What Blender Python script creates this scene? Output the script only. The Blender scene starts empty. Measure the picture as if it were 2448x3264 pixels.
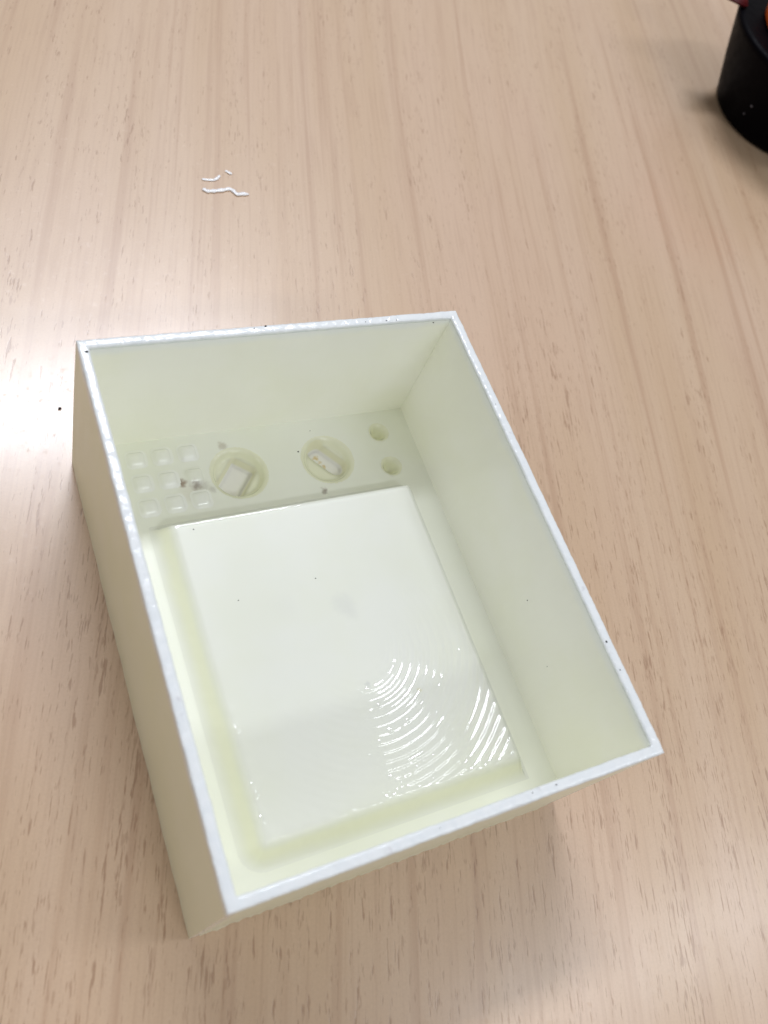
import bpy, bmesh, math, random
import numpy as np
from mathutils import Matrix, Vector
rnd = random.Random(7)
S = bpy.context.scene
COL = S.collection
MM = 0.001

# ------------------------------------------------------------------ camera
cam_d = bpy.data.cameras.new("camera")
cam = bpy.data.objects.new("camera", cam_d)
COL.objects.link(cam)
RX = Vector((0.88930979, -0.33822679, 0.30778359))
DN = Vector((-0.16438185, -0.86448262, -0.47502464))
FW = Vector((0.42673962, 0.37185002, -0.82439120))
CPOS = Vector((-0.0296827, -0.0057805, 0.2199607))
cam.matrix_world = Matrix(((RX.x, -DN.x, -FW.x, CPOS.x), (RX.y, -DN.y, -FW.y, CPOS.y),
                           (RX.z, -DN.z, -FW.z, CPOS.z), (0, 0, 0, 1)))
cam_d.sensor_fit = 'VERTICAL'
cam_d.sensor_height = 4.896
cam_d.sensor_width = 3.672
cam_d.lens = 2822.4 / 3264 * 4.896
cam_d.clip_start = 0.01
cam_d.clip_end = 20
cam_d.dof.use_dof = True
cam_d.dof.focus_distance = 0.245
cam_d.dof.aperture_fstop = 2.2
S.camera = cam

# ------------------------------------------------------------------ light of the room
world = bpy.data.worlds.new("World")
S.world = world
world.use_nodes = True
bg = world.node_tree.nodes["Background"]
bg.inputs[0].default_value = (1.0, 0.975, 0.95, 1)
bg.inputs[1].default_value = 0.31


def ceiling_or_fill_lamp(name, loc, sx, sy, watts, col):
    d = bpy.data.lights.new(name, 'AREA')
    d.shape = 'RECTANGLE'
    d.size = sx
    d.size_y = sy
    d.energy = watts
    d.color = col
    o = bpy.data.objects.new(name, d)
    o.location = loc
    COL.objects.link(o)
    return o


# the two ceiling fittings whose mirror images show in the table top and in the panel's ripples
LZ = 1.9
ceiling_or_fill_lamp("ceiling_or_fill_lamp", (0.37, 1.43, LZ), 0.95, 0.26, 38, (0.87, 0.905, 1.0))
ceiling_or_fill_lamp("ceiling_or_fill_lamp", (1.51, -0.37, LZ), 1.55, 0.20, 10, (0.90, 0.94, 1.0))
ceiling_or_fill_lamp("ceiling_or_fill_lamp", (0.40, -1.75, LZ), 0.90, 0.26, 17, (0.90, 0.94, 1.0))
ceiling_or_fill_lamp("ceiling_or_fill_lamp", (-1.95, 0.10, LZ), 0.90, 0.26, 6, (0.90, 0.94, 1.0))  # added fill, no fitting known there: brightens the tray's left outer wall

S.view_settings.view_transform = 'Standard'
S.view_settings.look = 'None'
S.view_settings.exposure = 0.0
S.view_settings.gamma = 1.0
S.render.engine = 'CYCLES'
S.cycles.max_bounces = 20
S.cycles.transmission_bounces = 16
S.cycles.diffuse_bounces = 10
S.cycles.glossy_bounces = 6
S.cycles.sample_clamp_indirect = 6.0
S.cycles.caustics_reflective = False


# ------------------------------------------------------------------ helpers
def tag(o, label=None, cat=None, group=None, kind=None):
    if label: o['label'] = label
    if cat: o['category'] = cat
    if group: o['group'] = group
    if kind: o['kind'] = kind
    return o


def link(name, me, mat, parent=None):
    o = bpy.data.objects.new(name, me)
    COL.objects.link(o)
    if mat: me.materials.append(mat)
    if parent is not None: o.parent = parent
    return o


def empty(name, loc=(0, 0, 0)):
    o = bpy.data.objects.new(name, None)
    o.empty_display_size = 0.02
    o.location = loc
    COL.objects.link(o)
    return o


def smooth(me):
    me.polygons.foreach_set("use_smooth", [True] * len(me.polygons))


def grid_noise(x, y, seed=0):
    """smooth lattice noise in -1..1 (numpy arrays)"""
    xi = np.floor(x).astype(np.int64); yi = np.floor(y).astype(np.int64)
    fx = x - xi; fy = y - yi
    fx = fx * fx * fx * (fx * (fx * 6 - 15) + 10); fy = fy * fy * fy * (fy * (fy * 6 - 15) + 10)
    def h(a, b):
        n = (a * 374761393 + b * 668265263 + seed * 974634211) & 0x7fffffff
        n = ((n ^ (n >> 13)) * 1274126177) & 0x7fffffff
        n = n ^ (n >> 16)
        return (n & 0xffff) / 32767.5 - 1
    return (h(xi, yi) * (1 - fx) + h(xi + 1, yi) * fx) * (1 - fy) + (h(xi, yi + 1) * (1 - fx) + h(xi + 1, yi + 1) * fx) * fy


def smin(a, b, k):
    h = np.clip(0.5 + 0.5 * (b - a) / k, 0, 1)
    return b * (1 - h) + a * h - k * h * (1 - h)


def smax(a, b, k):
    return -smin(-a, -b, k)


def sdrect(x, y, x0, x1, y0, y1, r):
    """inside distance (positive inside) of a rounded rectangle"""
    cx, cy = (x0 + x1) / 2, (y0 + y1) / 2
    qx = np.abs(x - cx) - (x1 - x0) / 2 + r
    qy = np.abs(y - cy) - (y1 - y0) / 2 + r
    return -(np.hypot(np.maximum(qx, 0), np.maximum(qy, 0)) + np.minimum(np.maximum(qx, qy), 0) - r)


# ------------------------------------------------------------------ material helpers
class NT:
    def __init__(self, name):
        self.m = bpy.data.materials.new(name)
        self.m.use_nodes = True
        self.t = self.m.node_tree
        self.b = self.t.nodes["Principled BSDF"]
        self.out = self.t.nodes["Material Output"]

    def n(self, typ, **kw):
        o = self.t.nodes.new(typ)
        for k, v in kw.items():
            setattr(o, k, v)
        return o

    def l(self, a, b):
        self.t.links.new(a, b)

    def val(self, sock, v):
        if hasattr(v, 'is_linked') or hasattr(v, 'links'):
            self.l(v, sock)
        else:
            sock.default_value = v

    def math(self, op, a, b=0.0, clamp=False):
        o = self.n("ShaderNodeMath", operation=op, use_clamp=clamp)
        self.val(o.inputs[0], a); self.val(o.inputs[1], b)
        return o.outputs[0]

    def ramp(self, f, lo, hi, a=0.0, b=1.0, kind='SMOOTHSTEP'):
        o = self.n("ShaderNodeMapRange", interpolation_type=kind)
        self.val(o.inputs[0], f)
        for i, v in enumerate((lo, hi, a, b)):
            self.val(o.inputs[i + 1], v)
        return o.outputs[0]

    def mix(self, f, a, b, blend='MIX'):
        o = self.n("ShaderNodeMix", data_type='RGBA', blend_type=blend)
        self.val(o.inputs[0], f)
        for s, v in ((o.inputs[6], a), (o.inputs[7], b)):
            if isinstance(v, tuple): s.default_value = (*v, 1)
            else: self.l(v, s)
        return o.outputs[2]

    def coords(self):
        return self.n("ShaderNodeTexCoord").outputs['Object']

    def mapping(self, vec, scale=(1, 1, 1), rot=(0, 0, 0), loc=(0, 0, 0)):
        o = self.n("ShaderNodeMapping")
        self.l(vec, o.inputs[0])
        o.inputs['Scale'].default_value = scale
        o.inputs['Rotation'].default_value = rot
        o.inputs['Location'].default_value = loc
        return o.outputs[0]

    def noise(self, vec, scale, detail=2.0, rough=0.5, dist=0.0):
        o = self.n("ShaderNodeTexNoise")
        self.l(vec, o.inputs['Vector'])
        o.inputs['Scale'].default_value = scale
        o.inputs['Detail'].default_value = detail
        o.inputs['Roughness'].default_value = rough
        o.inputs['Distortion'].default_value = dist
        return o.outputs[0]

    def bump(self, h, dist, strength=1.0, normal=None):
        o = self.n("ShaderNodeBump")
        o.inputs['Strength'].default_value = strength
        o.inputs['Distance'].default_value = dist
        self.l(h, o.inputs['Height'])
        if normal is not None: self.l(normal, o.inputs['Normal'])
        return o.outputs[0]


# ------------------------------------------------------------------ materials
def wood_material():
    k = NT("beech_laminate")
    co = k.coords()
    ang = math.atan2(0.3012, 0.9536)          # the grain runs this far clockwise of the y axis
    g = k.mapping(co, rot=(0, 0, ang))        # y along the grain, x across it
    # gentle wander of the grain
    wv = k.noise(k.mapping(g, scale=(8, 2.4, 1)), 1.0, 0.0)
    sep = k.n("ShaderNodeSeparateXYZ"); k.l(g, sep.inputs[0])
    xx = k.math('ADD', sep.outputs[0], k.math('MULTIPLY', k.math('SUBTRACT', wv, 0.5), 0.026))
    com = k.n("ShaderNodeCombineXYZ")
    k.l(xx, com.inputs[0]); k.l(sep.outputs[1], com.inputs[1])
    u = com.outputs[0]
    broad = k.noise(k.mapping(u, scale=(38, 2.2, 1)), 1.0, 3.0, 0.55)
    fine = k.noise(k.mapping(u, scale=(170, 2.4, 1)), 1.0, 3.0, 0.62)
    hair = k.noise(k.mapping(u, scale=(900, 28, 1), loc=(3, 1, 0)), 1.0, 2.0, 0.6)
    patch = k.noise(k.mapping(u, scale=(14, 6, 1), loc=(7, 2, 0)), 1.0, 2.0, 0.5)
    c = k.mix(k.ramp(broad, 0.25, 0.75), (0.575, 0.402, 0.256), (0.632, 0.463, 0.323))
    c = k.mix(k.ramp(patch, 0.40, 0.72, 0, 0.45), c, (0.640, 0.450, 0.335))
    streak = k.ramp(fine, 0.50, 0.70)
    c = k.mix(k.math('MULTIPLY', streak, 0.52), c, (0.44, 0.270, 0.170))
    c = k.mix(k.ramp(hair, 0.45, 0.72, 0, 0.24), c, (0.42, 0.26, 0.17))
    # short dark pores, in rows along the growth lines
    pore_n = k.noise(k.mapping(u, scale=(1000, 92, 1), loc=(11, 5, 0)), 1.0, 3.0, 0.62)
    rows = k.noise(k.mapping(u, scale=(105, 9, 1), loc=(1, 9, 0)), 1.0, 1.0, 0.5)
    thr = k.ramp(rows, 0.30, 0.70, 0.640, 0.545, 'LINEAR')
    thr = k.math('ADD', thr, k.ramp(sep.outputs[1], 0.05, 0.25, 0.0, 0.042))   # the flecks thin out up the board
    pore = k.ramp(k.math('SUBTRACT', pore_n, thr), 0.0, 0.07)
    c = k.mix(k.math('MULTIPLY', pore, 0.58), c, (0.29, 0.155, 0.085))
    # fine print mottle
    mott = k.noise(co, 1500, 2.0, 0.6)
    c = k.mix(k.ramp(mott, 0.35, 0.75, 0, 0.16), c, (0.42, 0.29, 0.20))
    pore2 = k.noise(k.mapping(u, scale=(1500, 170, 1), loc=(4, 8, 0)), 1.0, 2.0, 0.55)
    c = k.mix(k.ramp(k.math('SUBTRACT', pore2, thr), 0.015, 0.08, 0, 0.38), c, (0.30, 0.165, 0.095))
    k.l(c, k.b.inputs['Base Color'])
    smear = k.noise(k.mapping(co, scale=(30, 22, 1)), 1.0, 4.0, 0.65)
    speck = k.noise(co, 420, 3.0, 0.6)
    r = k.math('ADD', k.ramp(smear, 0.3, 0.7, 0.15, 0.21), k.ramp(speck, 0.58, 0.75, 0.0, 0.18))
    k.b.inputs['Roughness'].default_value = 0.36
    k.b.inputs['Specular IOR Level'].default_value = 0.65
    k.b.inputs['Coat Weight'].default_value = 0.42
    k.l(r, k.b.inputs['Coat Roughness'])
    h = k.math('SUBTRACT', k.math('MULTIPLY', speck, 0.35), k.math('MULTIPLY', pore, 0.8))
    nb = k.bump(h, 0.000025, 0.4)
    k.l(nb, k.b.inputs['Normal']); k.l(nb, k.b.inputs['Coat Normal'])
    return k.m


IVORY = (0.950, 0.948, 0.875)


def resin(name, base=IVORY, gloss=0.06, coat=1.0, layers=False, stains=None, flank=False, glow=0.0, slotf=False, wallf=False):
    k = NT(name)
    co = k.coords()
    cloud = k.noise(co, 45, 3.0, 0.5)
    c = k.mix(k.ramp(cloud, 0.35, 0.7, 0, 0.8), base, tuple(v * f for v, f in zip(base, (0.975, 0.98, 0.93))))
    if wallf:                                  # light leaking in at the rim, painted as a whitish-blue band atop the walls
        sz = k.n("ShaderNodeSeparateXYZ"); k.l(co, sz.inputs[0])
        zz = k.math('ADD', sz.outputs[2], k.math('MULTIPLY', k.math('SUBTRACT', k.noise(co, 130, 2.0), 0.5), 0.0025))
        c = k.mix(k.ramp(zz, 0.0488, 0.0522, 0, 0.9), c, (0.88, 0.905, 0.905))
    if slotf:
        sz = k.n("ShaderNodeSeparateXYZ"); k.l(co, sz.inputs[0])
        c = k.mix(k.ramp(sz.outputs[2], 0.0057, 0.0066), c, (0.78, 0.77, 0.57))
    if flank:                                  # light glowing through thick resin, painted yellow-green on the panel's slopes
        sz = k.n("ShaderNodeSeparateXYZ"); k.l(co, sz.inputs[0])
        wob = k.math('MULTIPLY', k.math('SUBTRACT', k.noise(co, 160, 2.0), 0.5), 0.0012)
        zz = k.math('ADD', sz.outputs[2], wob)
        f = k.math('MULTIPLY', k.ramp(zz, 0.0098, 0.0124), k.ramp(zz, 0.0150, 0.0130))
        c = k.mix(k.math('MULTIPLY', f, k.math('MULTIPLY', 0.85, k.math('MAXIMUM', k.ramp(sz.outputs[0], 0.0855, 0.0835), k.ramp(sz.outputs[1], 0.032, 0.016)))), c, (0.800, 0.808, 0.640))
    for (sx, sy, rad, amt, colr) in (stains or ()):
        d = k.n("ShaderNodeVectorMath", operation='DISTANCE')
        nz = k.n("ShaderNodeTexNoise"); k.l(co, nz.inputs['Vector']); nz.inputs['Scale'].default_value = 700
        ad = k.n("ShaderNodeMix", data_type='VECTOR')
        off = k.n("ShaderNodeVectorMath", operation='MULTIPLY_ADD')
        k.l(nz.outputs['Color'], off.inputs[0])
        off.inputs[1].default_value = (0.0022, 0.0022, 0); k.l(co, off.inputs[2])
        flat = k.n("ShaderNodeVectorMath", operation='MULTIPLY'); k.l(off.outputs[0], flat.inputs[0])
        flat.inputs[1].default_value = (1, 1, 0)
        k.l(flat.outputs[0], d.inputs[0]); d.inputs[1].default_value = (sx * MM + .0011, sy * MM + .0011, 0)
        f = k.ramp(d.outputs['Value'], rad * MM, rad * MM * 0.15, 0, amt)
        c = k.mix(f, c, colr)
    k.l(c, k.b.inputs['Base Color'])
    k.b.inputs['Roughness'].default_value = 0.42
    k.b.inputs['Coat Weight'].default_value = coat
    k.b.inputs['Coat Roughness'].default_value = gloss
    k.b.inputs['Coat IOR'].default_value = 1.62 if flank else 1.5
    soft = k.noise(co, 260, 3.0, 0.55)
    if layers:
        lay = k.noise(k.mapping(co, scale=(12, 12, 2600)), 1.0, 1.0, 0.5)
        drip = k.noise(k.mapping(co, scale=(210, 210, 32)), 1.0, 3.0, 0.55)
        h = k.math('ADD', k.math('MULTIPLY', lay, 0.18), k.math('MULTIPLY', drip, 0.9))
        nrm = k.bump(h, 0.00018, 0.75)
    else:
        nrm = k.bump(soft, 0.00005, 0.35)
    k.l(nrm, k.b.inputs['Coat Normal'])
    if not layers:                             # light spreads inside the resin, so its body shades softer than its wet skin
        at = k.n("ShaderNodeAttribute"); at.attribute_name = "soft_normal"
        vt = k.n("ShaderNodeVectorTransform", vector_type='NORMAL', convert_from='OBJECT', convert_to='WORLD')
        k.l(at.outputs['Vector'], vt.inputs[0])
        nn = k.n("ShaderNodeVectorMath", operation='NORMALIZE'); k.l(vt.outputs[0], nn.inputs[0])
        nrm = nn.outputs[0]
    k.l(nrm, k.b.inputs['Normal'])
    if glow:                                   # thin resin lets part of the light through
        tr = k.n("ShaderNodeBsdfTranslucent"); tr.inputs[0].default_value = (0.88, 0.89, 0.76, 1)
        mx = k.n("ShaderNodeMixShader"); mx.inputs[0].default_value = glow
        k.l(k.b.outputs[0], mx.inputs[1]); k.l(tr.outputs[0], mx.inputs[2])
        k.l(mx.outputs[0], k.out.inputs[0])
    return k.m


M_WOOD = wood_material()
BROWN = (0.20, 0.10, 0.045)
GREYB = (0.22, 0.17, 0.14)
M_FLOOR = resin("ivory_resin_floor", base=(0.830, 0.845, 0.755), stains=[(25.0, 108.2, 1.9, 0.8, BROWN), (28.6, 106.6, 2.1, 0.7, GREYB), (30.5, 106.2, 2.8, 0.28, GREYB),
                                             (26.5, 105.0, 4.5, 0.16, (0.4, 0.27, 0.17)), (39.0, 118.0, 1.9, 0.4, (0.30, 0.22, 0.13)),
                                             (32.8, 105.0, 1.3, 0.3, GREYB), (63.7, 98.9, 1.4, 0.75, GREYB)])
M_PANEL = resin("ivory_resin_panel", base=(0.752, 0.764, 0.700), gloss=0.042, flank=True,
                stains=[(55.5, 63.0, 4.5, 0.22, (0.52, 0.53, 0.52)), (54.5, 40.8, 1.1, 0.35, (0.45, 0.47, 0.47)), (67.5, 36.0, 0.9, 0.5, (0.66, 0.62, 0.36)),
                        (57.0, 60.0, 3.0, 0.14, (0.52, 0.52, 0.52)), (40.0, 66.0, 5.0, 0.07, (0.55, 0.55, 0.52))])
M_WALL = resin("ivory_resin_wall", gloss=0.10, coat=0.6, layers=True, wallf=True)
M_OUT = resin("yellowish_resin_outer_face", base=(0.865, 0.885, 0.69), gloss=0.2, coat=0.2, layers=True, wallf=True)  # outer faces: a little yellower and less glossy than the inner ones
M_PAD = resin("ivory_resin_button", base=(0.865, 0.878, 0.825), gloss=0.09)
M_CUPWALL = resin("ivory_resin_recess", base=(0.80, 0.805, 0.62), gloss=0.05)  # olive shading of the recesses and holes put into the base colour
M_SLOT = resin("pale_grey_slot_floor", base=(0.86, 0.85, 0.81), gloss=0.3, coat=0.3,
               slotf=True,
               stains=[(66.6, 112.0, 1.1, 0.75, (0.62, 0.44, 0.10)), (67.3, 110.5, 0.9, 0.5, (0.62, 0.46, 0.14)), (68.0, 108.8, 1.0, 0.7, (0.60, 0.42, 0.10))])


def rim_material():
    k = NT("bluish_white_sanded_rim")
    co = k.coords()
    n1 = k.noise(co, 420, 4.0, 0.65)
    c = k.mix(k.ramp(n1, 0.35, 0.7), (0.835, 0.862, 0.865), (0.785, 0.825, 0.84))
    dirt = k.noise(k.mapping(co, loc=(.3, .2, .1)), 300, 2.0, 0.5)
    c = k.mix(k.ramp(dirt, 0.66, 0.76, 0, 0.35), c, (0.45, 0.43, 0.46))
    k.l(c, k.b.inputs['Base Color'])
    k.b.inputs['Roughness'].default_value = 0.5
    k.b.inputs['Coat Weight'].default_value = 0.8
    k.b.inputs['Coat Roughness'].default_value = 0.12
    h = k.noise(co, 900, 3.0, 0.6)
    nrm = k.bump(h, 0.00016, 0.55)
    k.l(nrm, k.b.inputs['Normal']); k.l(nrm, k.b.inputs['Coat Normal'])
    return k.m


M_RIM = rim_material()


def plain(name, col, rough, spec=0.5, bump=None):
    k = NT(name)
    co = k.coords()
    n = k.noise(co, 300, 3.0, 0.6)
    k.l(k.mix(k.ramp(n, 0.35, 0.7, 0, 0.6), col, tuple(v * 0.86 for v in col)), k.b.inputs['Base Color'])
    k.l(k.ramp(n, 0.3, 0.7, rough * 0.85, rough * 1.15), k.b.inputs['Roughness'])
    k.b.inputs['Specular IOR Level'].default_value = spec
    if bump: k.l(k.bump(n, bump, 0.5), k.b.inputs['Normal'])
    return k.m


M_BLACK = plain("black_plastic", (0.0015, 0.0012, 0.0025), 0.45, 0.03)
M_RED = plain("dark_red_plastic", (0.10, 0.006, 0.012), 0.45)
M_ORANGE = plain("orange_plastic", (0.75, 0.12, 0.01), 0.4)
M_SHAVE = plain("white_plastic_shaving", (0.95, 0.95, 0.97), 0.18)
M_DIRT = plain("black_dirt", (0.02, 0.018, 0.02), 0.8)

# ------------------------------------------------------------------ table top
bm = bmesh.new()
bmesh.ops.create_cube(bm, size=1)
for v in bm.verts:
    v.co = Vector((v.co.x * 1.8 + 0.25, v.co.y * 1.5 + 0.15, v.co.z * 0.025 - 0.0125))
bmesh.ops.bevel(bm, geom=[e for e in bm.edges], offset=0.002, segments=2, affect='EDGES')
me = bpy.data.meshes.new("table_top"); bm.to_mesh(me); bm.free()
tag(link("table_top", me, M_WOOD), "wood grained laminate table top under everything", kind='structure')

# ------------------------------------------------------------------ the tray
W, D, H, T, ZF = 100.0, 125.1, 52.9, 2.35, 10.0
tray = tag(empty("plastic_tray"), "ivory white translucent plastic tray with raised panel, standing open on the wooden table", "tray")

X0, X1, Y0, Y1 = T, W - T, T, D - T
STEP = 0.25
nx = int(round((X1 - X0) / STEP)) + 1
ny = int(round((Y1 - Y0) / STEP)) + 1
gx, gy = np.meshgrid(np.linspace(X0, X1, nx), np.linspace(Y0, Y1, ny))

# raised panel: a frustum with soft edges
PH = 5.0
d = sdrect(gx, gy, 14.2, 94.0, 8.2, 99.0, 4.6)          # gentle slopes on the left and front
d2 = sdrect(gx, gy, 5.0, 88.9, 0.0, 95.5, 2.5)          # steep ones on the right and back
wob = 0.06 * grid_noise(gx / 1.1, gy / 1.1, 3)
lift_ = smin((d + wob) * 1.22, d2 * 3.0, 0.8)
prof = smax(smin(lift_, np.full_like(d, PH), 0.75), np.zeros_like(d), 2.0)
Z = ZF + prof
dt = sdrect(gx, gy, 18.2, 87.3, 12.2, 93.9, 2.2)        # the top's own outline: a soft crown towards its edges
Z -= np.where(dt > -0.3, 0.07 * np.clip((1.2 - dt) / 1.2, 0, 1.2) ** 2 * (1 + 0.5 * grid_noise(gx / 1.4, gy / 1.4, 41)), 0)
d = np.minimum(d, d2)
top_w = np.clip((dt - 0.2) / 1.2, 0, 1)
r = np.hypot(gx - 54.5, gy - 51.0)
rr = r + 0.22 * grid_noise(gx / 9, gy / 9, 5) + 0.03 * grid_noise(gx / 1.6, gy / 1.6, 6)
az = np.arctan2(gy - 51.0, gx - 54.5)
sector = np.clip(1.7 - np.abs(np.angle(np.exp(1j * (az + math.radians(58))))) / math.radians(50), 0, 1) ** 1.3
sector = 0.04 + 0.96 * sector
amp = np.clip((r - 4) / 8, 0, 1) * (0.088 + 0.018 * grid_noise(gx / 5, gy / 5, 8)) * sector * np.clip(0.9 / np.maximum(np.abs(np.sin(az)), 0.3), 1.0, 2.0)
amp = amp * (1 + 0.9 * np.clip((r - 33) / 7, 0, 1) * np.exp(-((az + math.radians(45)) / math.radians(14)) ** 2) * (1 + 0.35 * grid_noise(gx / 2.2, gy / 2.2, 51)))
rip = np.sin(2 * np.pi * rr / 2.2) * amp
lump = 0.075 * grid_noise(gx / 0.95, gy / 0.95, 11) * np.clip((r - 45) / 5, 0, 1)
dimple = 0.115 * np.sin(2 * np.pi * rr / 2.0) * np.sin(az * 170) * np.clip((r - 45) / 4, 0, 1)
Z = Z + top_w * (rip * np.clip((56 - r) / 8, 0, 1) + (lump + dimple) * sector)
Z = Z + 0.012 * grid_noise(gx / 7, gy / 7, 21)
# sparse drops of resin left on the panel
for _ in range(240):
    px, py = rnd.uniform(20, 88), rnd.uniform(13, 45)
    if rnd.random() < 0.45: px = 19.0 + abs(rnd.gauss(0, 0.6))
    elif rnd.random() < 0.5: py = 13.2 + abs(rnd.gauss(0, 2.5))
    s = rnd.uniform(0.35, 0.75)
    m = (np.abs(gx - px) < 2) & (np.abs(gy - py) < 2)
    Z[m] += rnd.uniform(0.04, 0.10) * np.exp(-((gx[m] - px) ** 2 + (gy[m] - py) ** 2) / (s * s))

lab = np.zeros((ny, nx), int)                 # which part each grid point belongs to
lab[d > -1.2] = 1
# nine raised buttons
PADS = [(x, y) for y in (117.2, 109.7, 102.3) for x in (14.8, 21.8, 28.9)]
for i, (px, py) in enumerate(PADS):
    dd = sdrect(gx, gy, px - 2.3, px + 2.3, py - 2.3, py + 2.3, 1.0)
    m = dd > -0.55
    Z[m] += smax(smin(smin(dd[m] * 2.0, 0.40 + (dd[m] - 0.2) * 0.75, 0.15), np.full(m.sum(), 0.95), 0.12), np.zeros(m.sum()), 0.3)
    lab[m & (lab == 0)] = 10 + i
# two round recesses with a turned slot in each
REC = [(41.2, 108.6, 7.7, 49.0, 3.8, 6.4, 0.8, -1.6, 0.2), (68.0, 108.6, 7.5, -52.0, 2.9, 6.2, 2.6, -0.6, 1.3)]
for i, (cx, cy, R, a, hw, hl, rc, ou, ov) in enumerate(REC):
    dc = R - np.hypot(gx - cx, gy - cy)
    depth = smax(smin(smax(dc * 0.75, 0.35 + (dc - 0.5) * 2.4, 0.1), np.full_like(dc, 2.1), 0.9), np.zeros_like(dc), 0.15)
    ca, sa = math.cos(math.radians(a)), math.sin(math.radians(a))
    u = (gx - cx) * ca + (gy - cy) * sa
    v = -(gx - cx) * sa + (gy - cy) * ca
    ds = smin(sdrect(u, v, ou - hl, ou + hl, ov - hw, ov + hw, rc), dc - 0.7, 0.3)
    slot = smax(smin(ds * 4.0, np.full_like(ds, 2.4), 0.5), np.zeros_like(ds), 0.5)
    m = dc > -0.6
    Z[m] -= (depth + slot)[m]
    lab[m & (lab == 0)] = 20 + i
    lab[(ds > -0.3) & m] = 30 + i
HOLES = [(87.1, 115.2, 2.6), (86.9, 103.2, 2.7)]
for i, (cx, cy, R) in enumerate(HOLES):
    dc = R - np.hypot(gx - cx, gy - cy)
    m = dc > -0.6
    Z[m] -= smax(smin(dc[m] * 2.2, np.full(m.sum(), 3.2), 1.2), np.zeros(m.sum()), 0.6)
    lab[m & (lab == 0)] = 40 + i

# normals of the whole relief, so that parts meet without a seam
gzx = np.gradient(Z, (X1 - X0) / (nx - 1), axis=1)
gzy = np.gradient(Z, (Y1 - Y0) / (ny - 1), axis=0)
nrm = np.stack([-gzx, -gzy, np.ones_like(Z)], -1)
nrm /= np.linalg.norm(nrm, axis=-1, keepdims=True)
Zs = Z.copy()
for _ in range(3):                            # about 1 mm of blur
    for ax in (0, 1):
        acc = np.zeros_like(Zs)
        for s_ in range(-2, 3):
            acc += np.take(Zs, np.clip(np.arange(Zs.shape[ax]) + s_, 0, Zs.shape[ax] - 1), axis=ax)
        Zs = acc / 5
sn = np.stack([-np.gradient(Zs, (X1 - X0) / (nx - 1), axis=1), -np.gradient(Zs, (Y1 - Y0) / (ny - 1), axis=0), np.ones_like(Z)], -1)
sn /= np.linalg.norm(sn, axis=-1, keepdims=True)
pts = np.stack([gx, gy, Z], -1) * MM
face_lab = lab[:-1, :-1]
idx = np.arange(nx * ny).reshape(ny, nx)
quads = np.stack([idx[:-1, :-1], idx[:-1, 1:], idx[1:, 1:], idx[1:, :-1]], -1)


def relief_part(name, code, mat, parent):
    q = quads[face_lab == code]
    used, inv = np.unique(q, return_inverse=True)
    inv = inv.reshape(-1, 4)
    v = pts.reshape(-1, 3)[used]
    me = bpy.data.meshes.new(name)
    me.vertices.add(len(v)); me.vertices.foreach_set("co", v.ravel())
    me.loops.add(inv.size); me.loops.foreach_set("vertex_index", inv.ravel().astype(np.int32))
    me.polygons.add(len(inv)); me.polygons.foreach_set("loop_start", np.arange(0, inv.size, 4, dtype=np.int32))
    me.update(calc_edges=True)
    smooth(me)
    at = me.attributes.new("soft_normal", 'FLOAT_VECTOR', 'POINT')
    at.data.foreach_set("vector", sn.reshape(-1, 3)[used].astype(np.float32).ravel())
    me.normals_split_custom_set_from_vertices(nrm.reshape(-1, 3)[used].tolist())
    return link(name, me, mat, parent)


relief_part("floor", 0, M_FLOOR, tray)
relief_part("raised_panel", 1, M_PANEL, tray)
for i in range(9):
    relief_part("keypad_button", 10 + i, M_FLOOR if i == 5 else M_PAD, tray)
for i in range(2):
    rc = relief_part("round_recess", 20 + i, M_CUPWALL, tray)
    relief_part("slot", 30 + i, M_SLOT, rc)
for i in range(2):
    relief_part("small_hole", 40 + i, M_CUPWALL, tray)


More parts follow.
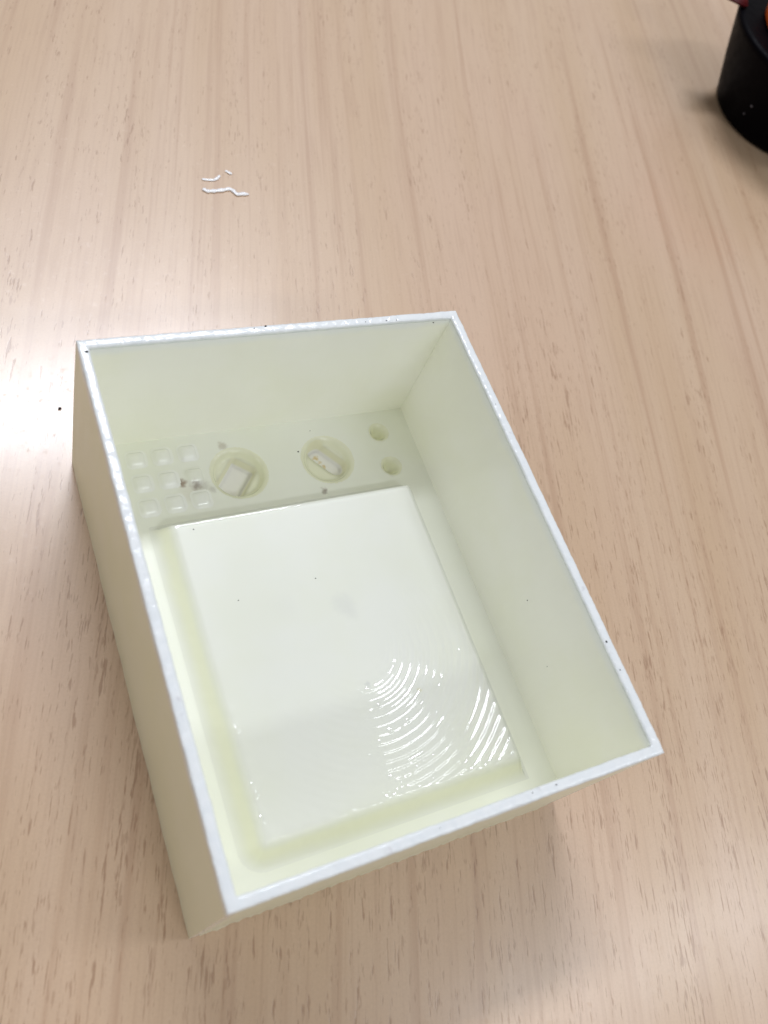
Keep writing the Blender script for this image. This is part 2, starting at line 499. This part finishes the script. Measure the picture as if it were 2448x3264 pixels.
# ------------------------------------------------------------------ walls and rim
def wall(p0, p1, inward, ragged=False, label=None):
    """one wall from p0 to p1 (outer face line, mm); inward = unit vector to the inside"""
    p0 = Vector((*p0, 0)); p1 = Vector((*p1, 0)); n = Vector((*inward, 0))
    L = (p1 - p0).length; t = (p1 - p0) / L
    bm = bmesh.new()
    ns, nz = int(L / 1.0), 26
    top = H - 0.9
    def P(s, z, side):
        q = p0 + t * s
        wv = 0.06 * math.sin(s * 0.21 + z * 0.11) + 0.04 * math.sin(s * 0.67 + 1.3)
        if side == 0:
            if ragged:
                wv -= 0.55 * (0.25 + 0.3 * math.sin(s * 1.9) * math.sin(s * 0.53) + rnd.uniform(0, 0.35)) * max(0, 1 - z / 3.0)
            return q + n * (wv if L > 0 else 0) + Vector((0, 0, z))
        return q + n * (T + 0.02) + Vector((0, 0, z))
    rows = {}
    for side in (0, 1):
        for i in range(ns + 1):
            for j in range(nz + 1):
                z = top * (j / nz)
                rows[side, i, j] = bm.verts.new(P(L * i / ns, z, side) * MM)
    for side in (0, 1):
        for i in range(ns):
            for j in range(nz):
                f = [rows[side, i, j], rows[side, i + 1, j], rows[side, i + 1, j + 1], rows[side, i, j + 1]]
                fc = bm.faces.new(f if side == 0 else f[::-1])
                fc.material_index = 1 - side
    for i in range(ns):
        bm.faces.new([rows[0, i, nz], rows[0, i + 1, nz], rows[1, i + 1, nz], rows[1, i, nz]])
        bm.faces.new([rows[1, i, 0], rows[1, i + 1, 0], rows[0, i + 1, 0], rows[0, i, 0]])
    for j in range(nz):
        bm.faces.new([rows[1, 0, j], rows[0, 0, j], rows[0, 0, j + 1], rows[1, 0, j + 1]])
        bm.faces.new([rows[0, ns, j], rows[1, ns, j], rows[1, ns, j + 1], rows[0, ns, j + 1]])
    bmesh.ops.recalc_face_normals(bm, faces=bm.faces)
    me = bpy.data.meshes.new("wall"); bm.to_mesh(me); bm.free()
    o = link("wall", me, M_WALL, tray)
    me.materials.append(M_OUT)
    if label: o['label'] = label
    return o


wall((0, 0), (0, D), (1, 0))
wall((W, D), (W, 0), (-1, 0))
wall((W - T, D), (T, D), (0, -1))
wall((T, 0), (W - T, 0), (0, 1), ragged=True, label="front wall with an uneven greyish lower edge")

# rim: one closed ring with a worn, rounded top
bm = bmesh.new()
prof_pts = [(0.0, -0.9), (-0.03, -0.45), (0.02, -0.16), (0.30, 0.0), (0.8, 0.03), (1.2, 0.0), (1.6, 0.02), (T - 0.36, -0.02), (T - 0.06, -0.22), (T + 0.05, -0.5), (T + 0.02, -0.9)]
ring = []
per = [((0, 0), (0, D)), ((0, D), (W, D)), ((W, D), (W, 0)), ((W, 0), (0, 0))]
path = []
for (a, b) in per:
    L = math.hypot(b[0] - a[0], b[1] - a[1]); n = int(L / 0.45)
    for i in range(n):
        path.append((a[0] + (b[0] - a[0]) * i / n, a[1] + (b[1] - a[1]) * i / n))
xs = np.array([p[0] for p in path]); ys = np.array([p[1] for p in path])
cols = []
for k_, (off, dz) in enumerate(prof_pts):
    fx = off + (W - 2 * off) * xs / W
    fy = off + (D - 2 * off) * ys / D
    nz_ = 0.06 * grid_noise(fx / 1.3, fy / 1.3, 30) + 0.05 * grid_noise(fx / 0.5, fy / 0.5, 31) + 0.05 * grid_noise(fx / 5, fy / 5, 33)
    lat = 0.05 * grid_noise(xs / 0.9 + k_ * .3, ys / 0.9, 34) + 0.05 * grid_noise(xs / 4, ys / 4, 35)
    if off < 0.35 or off > T - 0.4:
        wx = np.where(np.abs(xs - W / 2) > W / 2 - 1e-6, 1, 0) * lat
        wy = np.where(np.abs(ys - D / 2) > D / 2 - 1e-6, 1, 0) * lat
        fx = fx + wx; fy = fy + wy
    z = H + dz + (nz_ if -0.5 < dz else 0)
    cols.append([bm.verts.new((fx[i] * MM, fy[i] * MM, (z[i] if hasattr(z, '__len__') else z) * MM)) for i in range(len(path))])
N = len(path)
for c in range(len(cols)):
    c2 = (c + 1) % len(cols)
    for i in range(N):
        bm.faces.new([cols[c][i], cols[c][(i + 1) % N], cols[c2][(i + 1) % N], cols[c2][i]])
bmesh.ops.recalc_face_normals(bm, faces=bm.faces)
me = bpy.data.meshes.new("rim"); bm.to_mesh(me); bm.free()
smooth(me)
tag(link("rim", me, M_RIM, tray), "bluish white sanded rim")


# ------------------------------------------------------------------ dirt specks on the tray
def blob(bm, c, r, flat=0.5, seed=0):
    rs = random.Random(seed)
    res = bmesh.ops.create_icosphere(bm, subdivisions=1, radius=1.0)
    sx, sy = rs.uniform(.6, 1.5), rs.uniform(.6, 1.2)
    for v in res['verts']:
        j = rs.uniform(.75, 1.2)
        v.co = Vector((c[0] + v.co.x * r * sx * j, c[1] + v.co.y * r * sy * j, c[2] + v.co.z * r * flat * j)) * MM


bm = bmesh.new()
for i, (x, y, z, rad) in enumerate([
        (1.7, 121.6, H, .33), (1.2, 116, H, .12), (1.6, 104, H, .12), (26, 124.2, H, .16), (31, 124.0, H, .14), (42, 124.4, H, .2), (45, 124.7, H, .3),
        (66, 123.7, H, .22), (72, 123.6, H, .18), (78, 123.5, H, .2), (81, 123.4, H, .16), (92, 122.2, H - .8, .25),
        (98.4, 27.0, H, .33), (98.5, 20.0, H, .22), (98.6, 94, H, .14), (71, 1.5, H, .28), (65, 1.6, H, .33), (43, 1.4, H, .25),
        (23.2, 91.6, 15.0, .24), (50.5, 71.5, 15.0, .2), (29, 70, 15.0, .16), (97.1, 47, 32, .2), (97.1, 30, 28, .14), (58, 10.6, 12.4, .14), (60.2, 112.6, 10, .25), (66, 119, 10, .15)]):
    blob(bm, (x, y, z), rad, .45, i)
me = bpy.data.meshes.new("dirt"); bm.to_mesh(me); bm.free()
tag(link("dirt", me, M_DIRT, tray), "scattered black dirt specks on the tray", kind='stuff')

# ------------------------------------------------------------------ table crumbs and shavings
bm = bmesh.new(); blob(bm, (0, 0, 0.25), .55, .6, 99)
me = bpy.data.meshes.new("crumb"); bm.to_mesh(me); bm.free()
o = link("crumb", me, M_DIRT); o.location = (0.0003, 0.1430, 0)
tag(o, "tiny black crumb on the bright table reflection left of the tray", "crumb")


def shaving(pts_, rad, label):
    """a curled thread of plastic lying on the table (points in mm)"""
    bm = bmesh.new()
    P = [Vector((p[0], p[1], rad * 0.42)) for p in pts_]
    # resample as Catmull-Rom
    Q = []
    ext = [P[0] * 2 - P[1]] + P + [P[-1] * 2 - P[-2]]
    for i in range(1, len(ext) - 2):
        for j in range(8):
            t = j / 8
            a, b, c, d_ = ext[i - 1], ext[i], ext[i + 1], ext[i + 2]
            Q.append(0.5 * ((2 * b) + (c - a) * t + (2 * a - 5 * b + 4 * c - d_) * t * t + (3 * b - a - 3 * c + d_) * t ** 3))
    Q.append(P[-1])
    base = Vector((sum(p.x for p in P) / len(P), sum(p.y for p in P) / len(P), 0))
    rings = []
    n = len(Q)
    for i, q in enumerate(Q):
        tg = (Q[min(i + 1, n - 1)] - Q[max(i - 1, 0)]).normalized()
        sd = tg.cross(Vector((0, 0, 1))).normalized()
        up = sd.cross(tg)
        e = min(1, 0.35 + min(i, n - 1 - i) / 4)
        rr_ = rad * e * (1 + 0.15 * math.sin(i * 0.7) + rnd.uniform(-.08, .08))
        rings.append([bm.verts.new((q - base + sd * rr_ * math.cos(k * math.pi / 4) * (1.25 if k in (3, 4, 5) and i % 3 == 0 else 1.0) + up * rr_ * 0.42 * math.sin(k * math.pi / 4)) * MM) for k in range(8)])
    for i in range(n - 1):
        for k in range(8):
            bm.faces.new([rings[i][k], rings[i][(k + 1) % 8], rings[i + 1][(k + 1) % 8], rings[i + 1][k]])
    bm.faces.new(rings[0][::-1]); bm.faces.new(rings[-1])
    bmesh.ops.recalc_face_normals(bm, faces=bm.faces)
    me = bpy.data.meshes.new("plastic_shaving"); bm.to_mesh(me); bm.free(); smooth(me)
    o = link("plastic_shaving", me, M_SHAVE); o.location = base * MM
    tag(o, label, "shaving", "white shavings on the table")


shaving([(64.92, 231.75, 0.6), (67.61, 231.28, 0.6), (69.58, 231.42, 0.6), (71.28, 232.64, 0.6), (72.0, 233.55, 0.6)], 0.52, 'thin upper left white shaving, hooked at its right end')
shaving([(74.6, 235.87, 0.6), (75.61, 234.94, 0.6), (76.62, 234.01, 0.6)], 0.52, 'shortest white shaving, straight, at the upper right of the three')
shaving([(64.13, 227.22, 0.76), (65.04, 226.01, 0.76), (66.56, 225.84, 0.76), (68.62, 225.97, 0.76), (71.56, 226.38, 0.76), (73.74, 226.81, 0.76), (74.81, 225.74, 0.76), (75.75, 224.22, 0.76), (77.86, 224.34, 0.76), (80.01, 224.15, 0.76)], 0.75, 'longest white shaving, wavy, lowest of the three')


# ------------------------------------------------------------------ black pot at the table's far right
def lathe(name, prof_, mat, parent, n=64, center=(0, 0)):
    bm = bmesh.new()
    rings = []
    for (rad, z) in prof_:
        if rad < 1e-6:
            rings.append([bm.verts.new((0, 0, z * MM))])
        else:
            rings.append([bm.verts.new((rad * math.cos(2 * math.pi * k / n) * MM, rad * math.sin(2 * math.pi * k / n) * MM, z * MM)) for k in range(n)])
    for a, b in zip(rings, rings[1:]):
        for k in range(n):
            k2 = (k + 1) % n
            if len(a) == 1: bm.faces.new([a[0], b[k2], b[k]])
            elif len(b) == 1: bm.faces.new([a[k], a[k2], b[0]])
            else: bm.faces.new([a[k], a[k2], b[k2], b[k]])
    bmesh.ops.recalc_face_normals(bm, faces=bm.faces)
    me = bpy.data.meshes.new(name); bm.to_mesh(me); bm.free(); smooth(me)
    return link(name, me, mat, parent)


pot = tag(empty("flared_pot", (0.376, 0.272, 0)), "black flared plastic pot with red and orange top at the table's far right", "pot")
lathe("body", [(0, 0.3), (29, 0.3), (31.5, 0.8), (32.8, 2.4), (33.4, 4), (40, 20), (46.4, 37), (47, 39), (46.4, 40.2), (44, 40.8), (0, 40.9)], M_BLACK, pot)
lathe("cap", [(0, 40.95), (33.4, 40.95), (34.6, 42), (35.2, 44), (36, 60), (35, 62), (0, 62.5)], M_ORANGE, pot)
bm = bmesh.new()
bmesh.ops.create_cube(bm, size=1)
for v in bm.verts:
    v.co = Vector((v.co.x * 15, v.co.y * 18, v.co.z * 2.4))
bmesh.ops.bevel(bm, geom=[e for e in bm.edges], offset=1.0, segments=3, affect='EDGES')
for v in bm.verts: v.co *= MM
me = bpy.data.meshes.new("pull_tab"); bm.to_mesh(me); bm.free(); smooth(me)
o = link("pull_tab", me, M_RED, pot)
o.location = (-0.038, 0.036, 0.042)
o.rotation_euler = (0, 0, math.atan2(-3.4, 5.2))
bm = bmesh.new()
for i, (x, y, z, rad) in enumerate([(-35.01, -9.79, 11.4, 0.6), (-36.85, -12.07, 17.3, 0.7)]):
    blob(bm, (x, y, z), rad, 1.0, 200 + i)
me = bpy.data.meshes.new("dust"); bm.to_mesh(me); bm.free()
tag(link("dust", me, plain("grey_dust", (0.16, 0.16, 0.20), 0.8), pot), "two pale dust flecks on the black pot", kind='stuff')
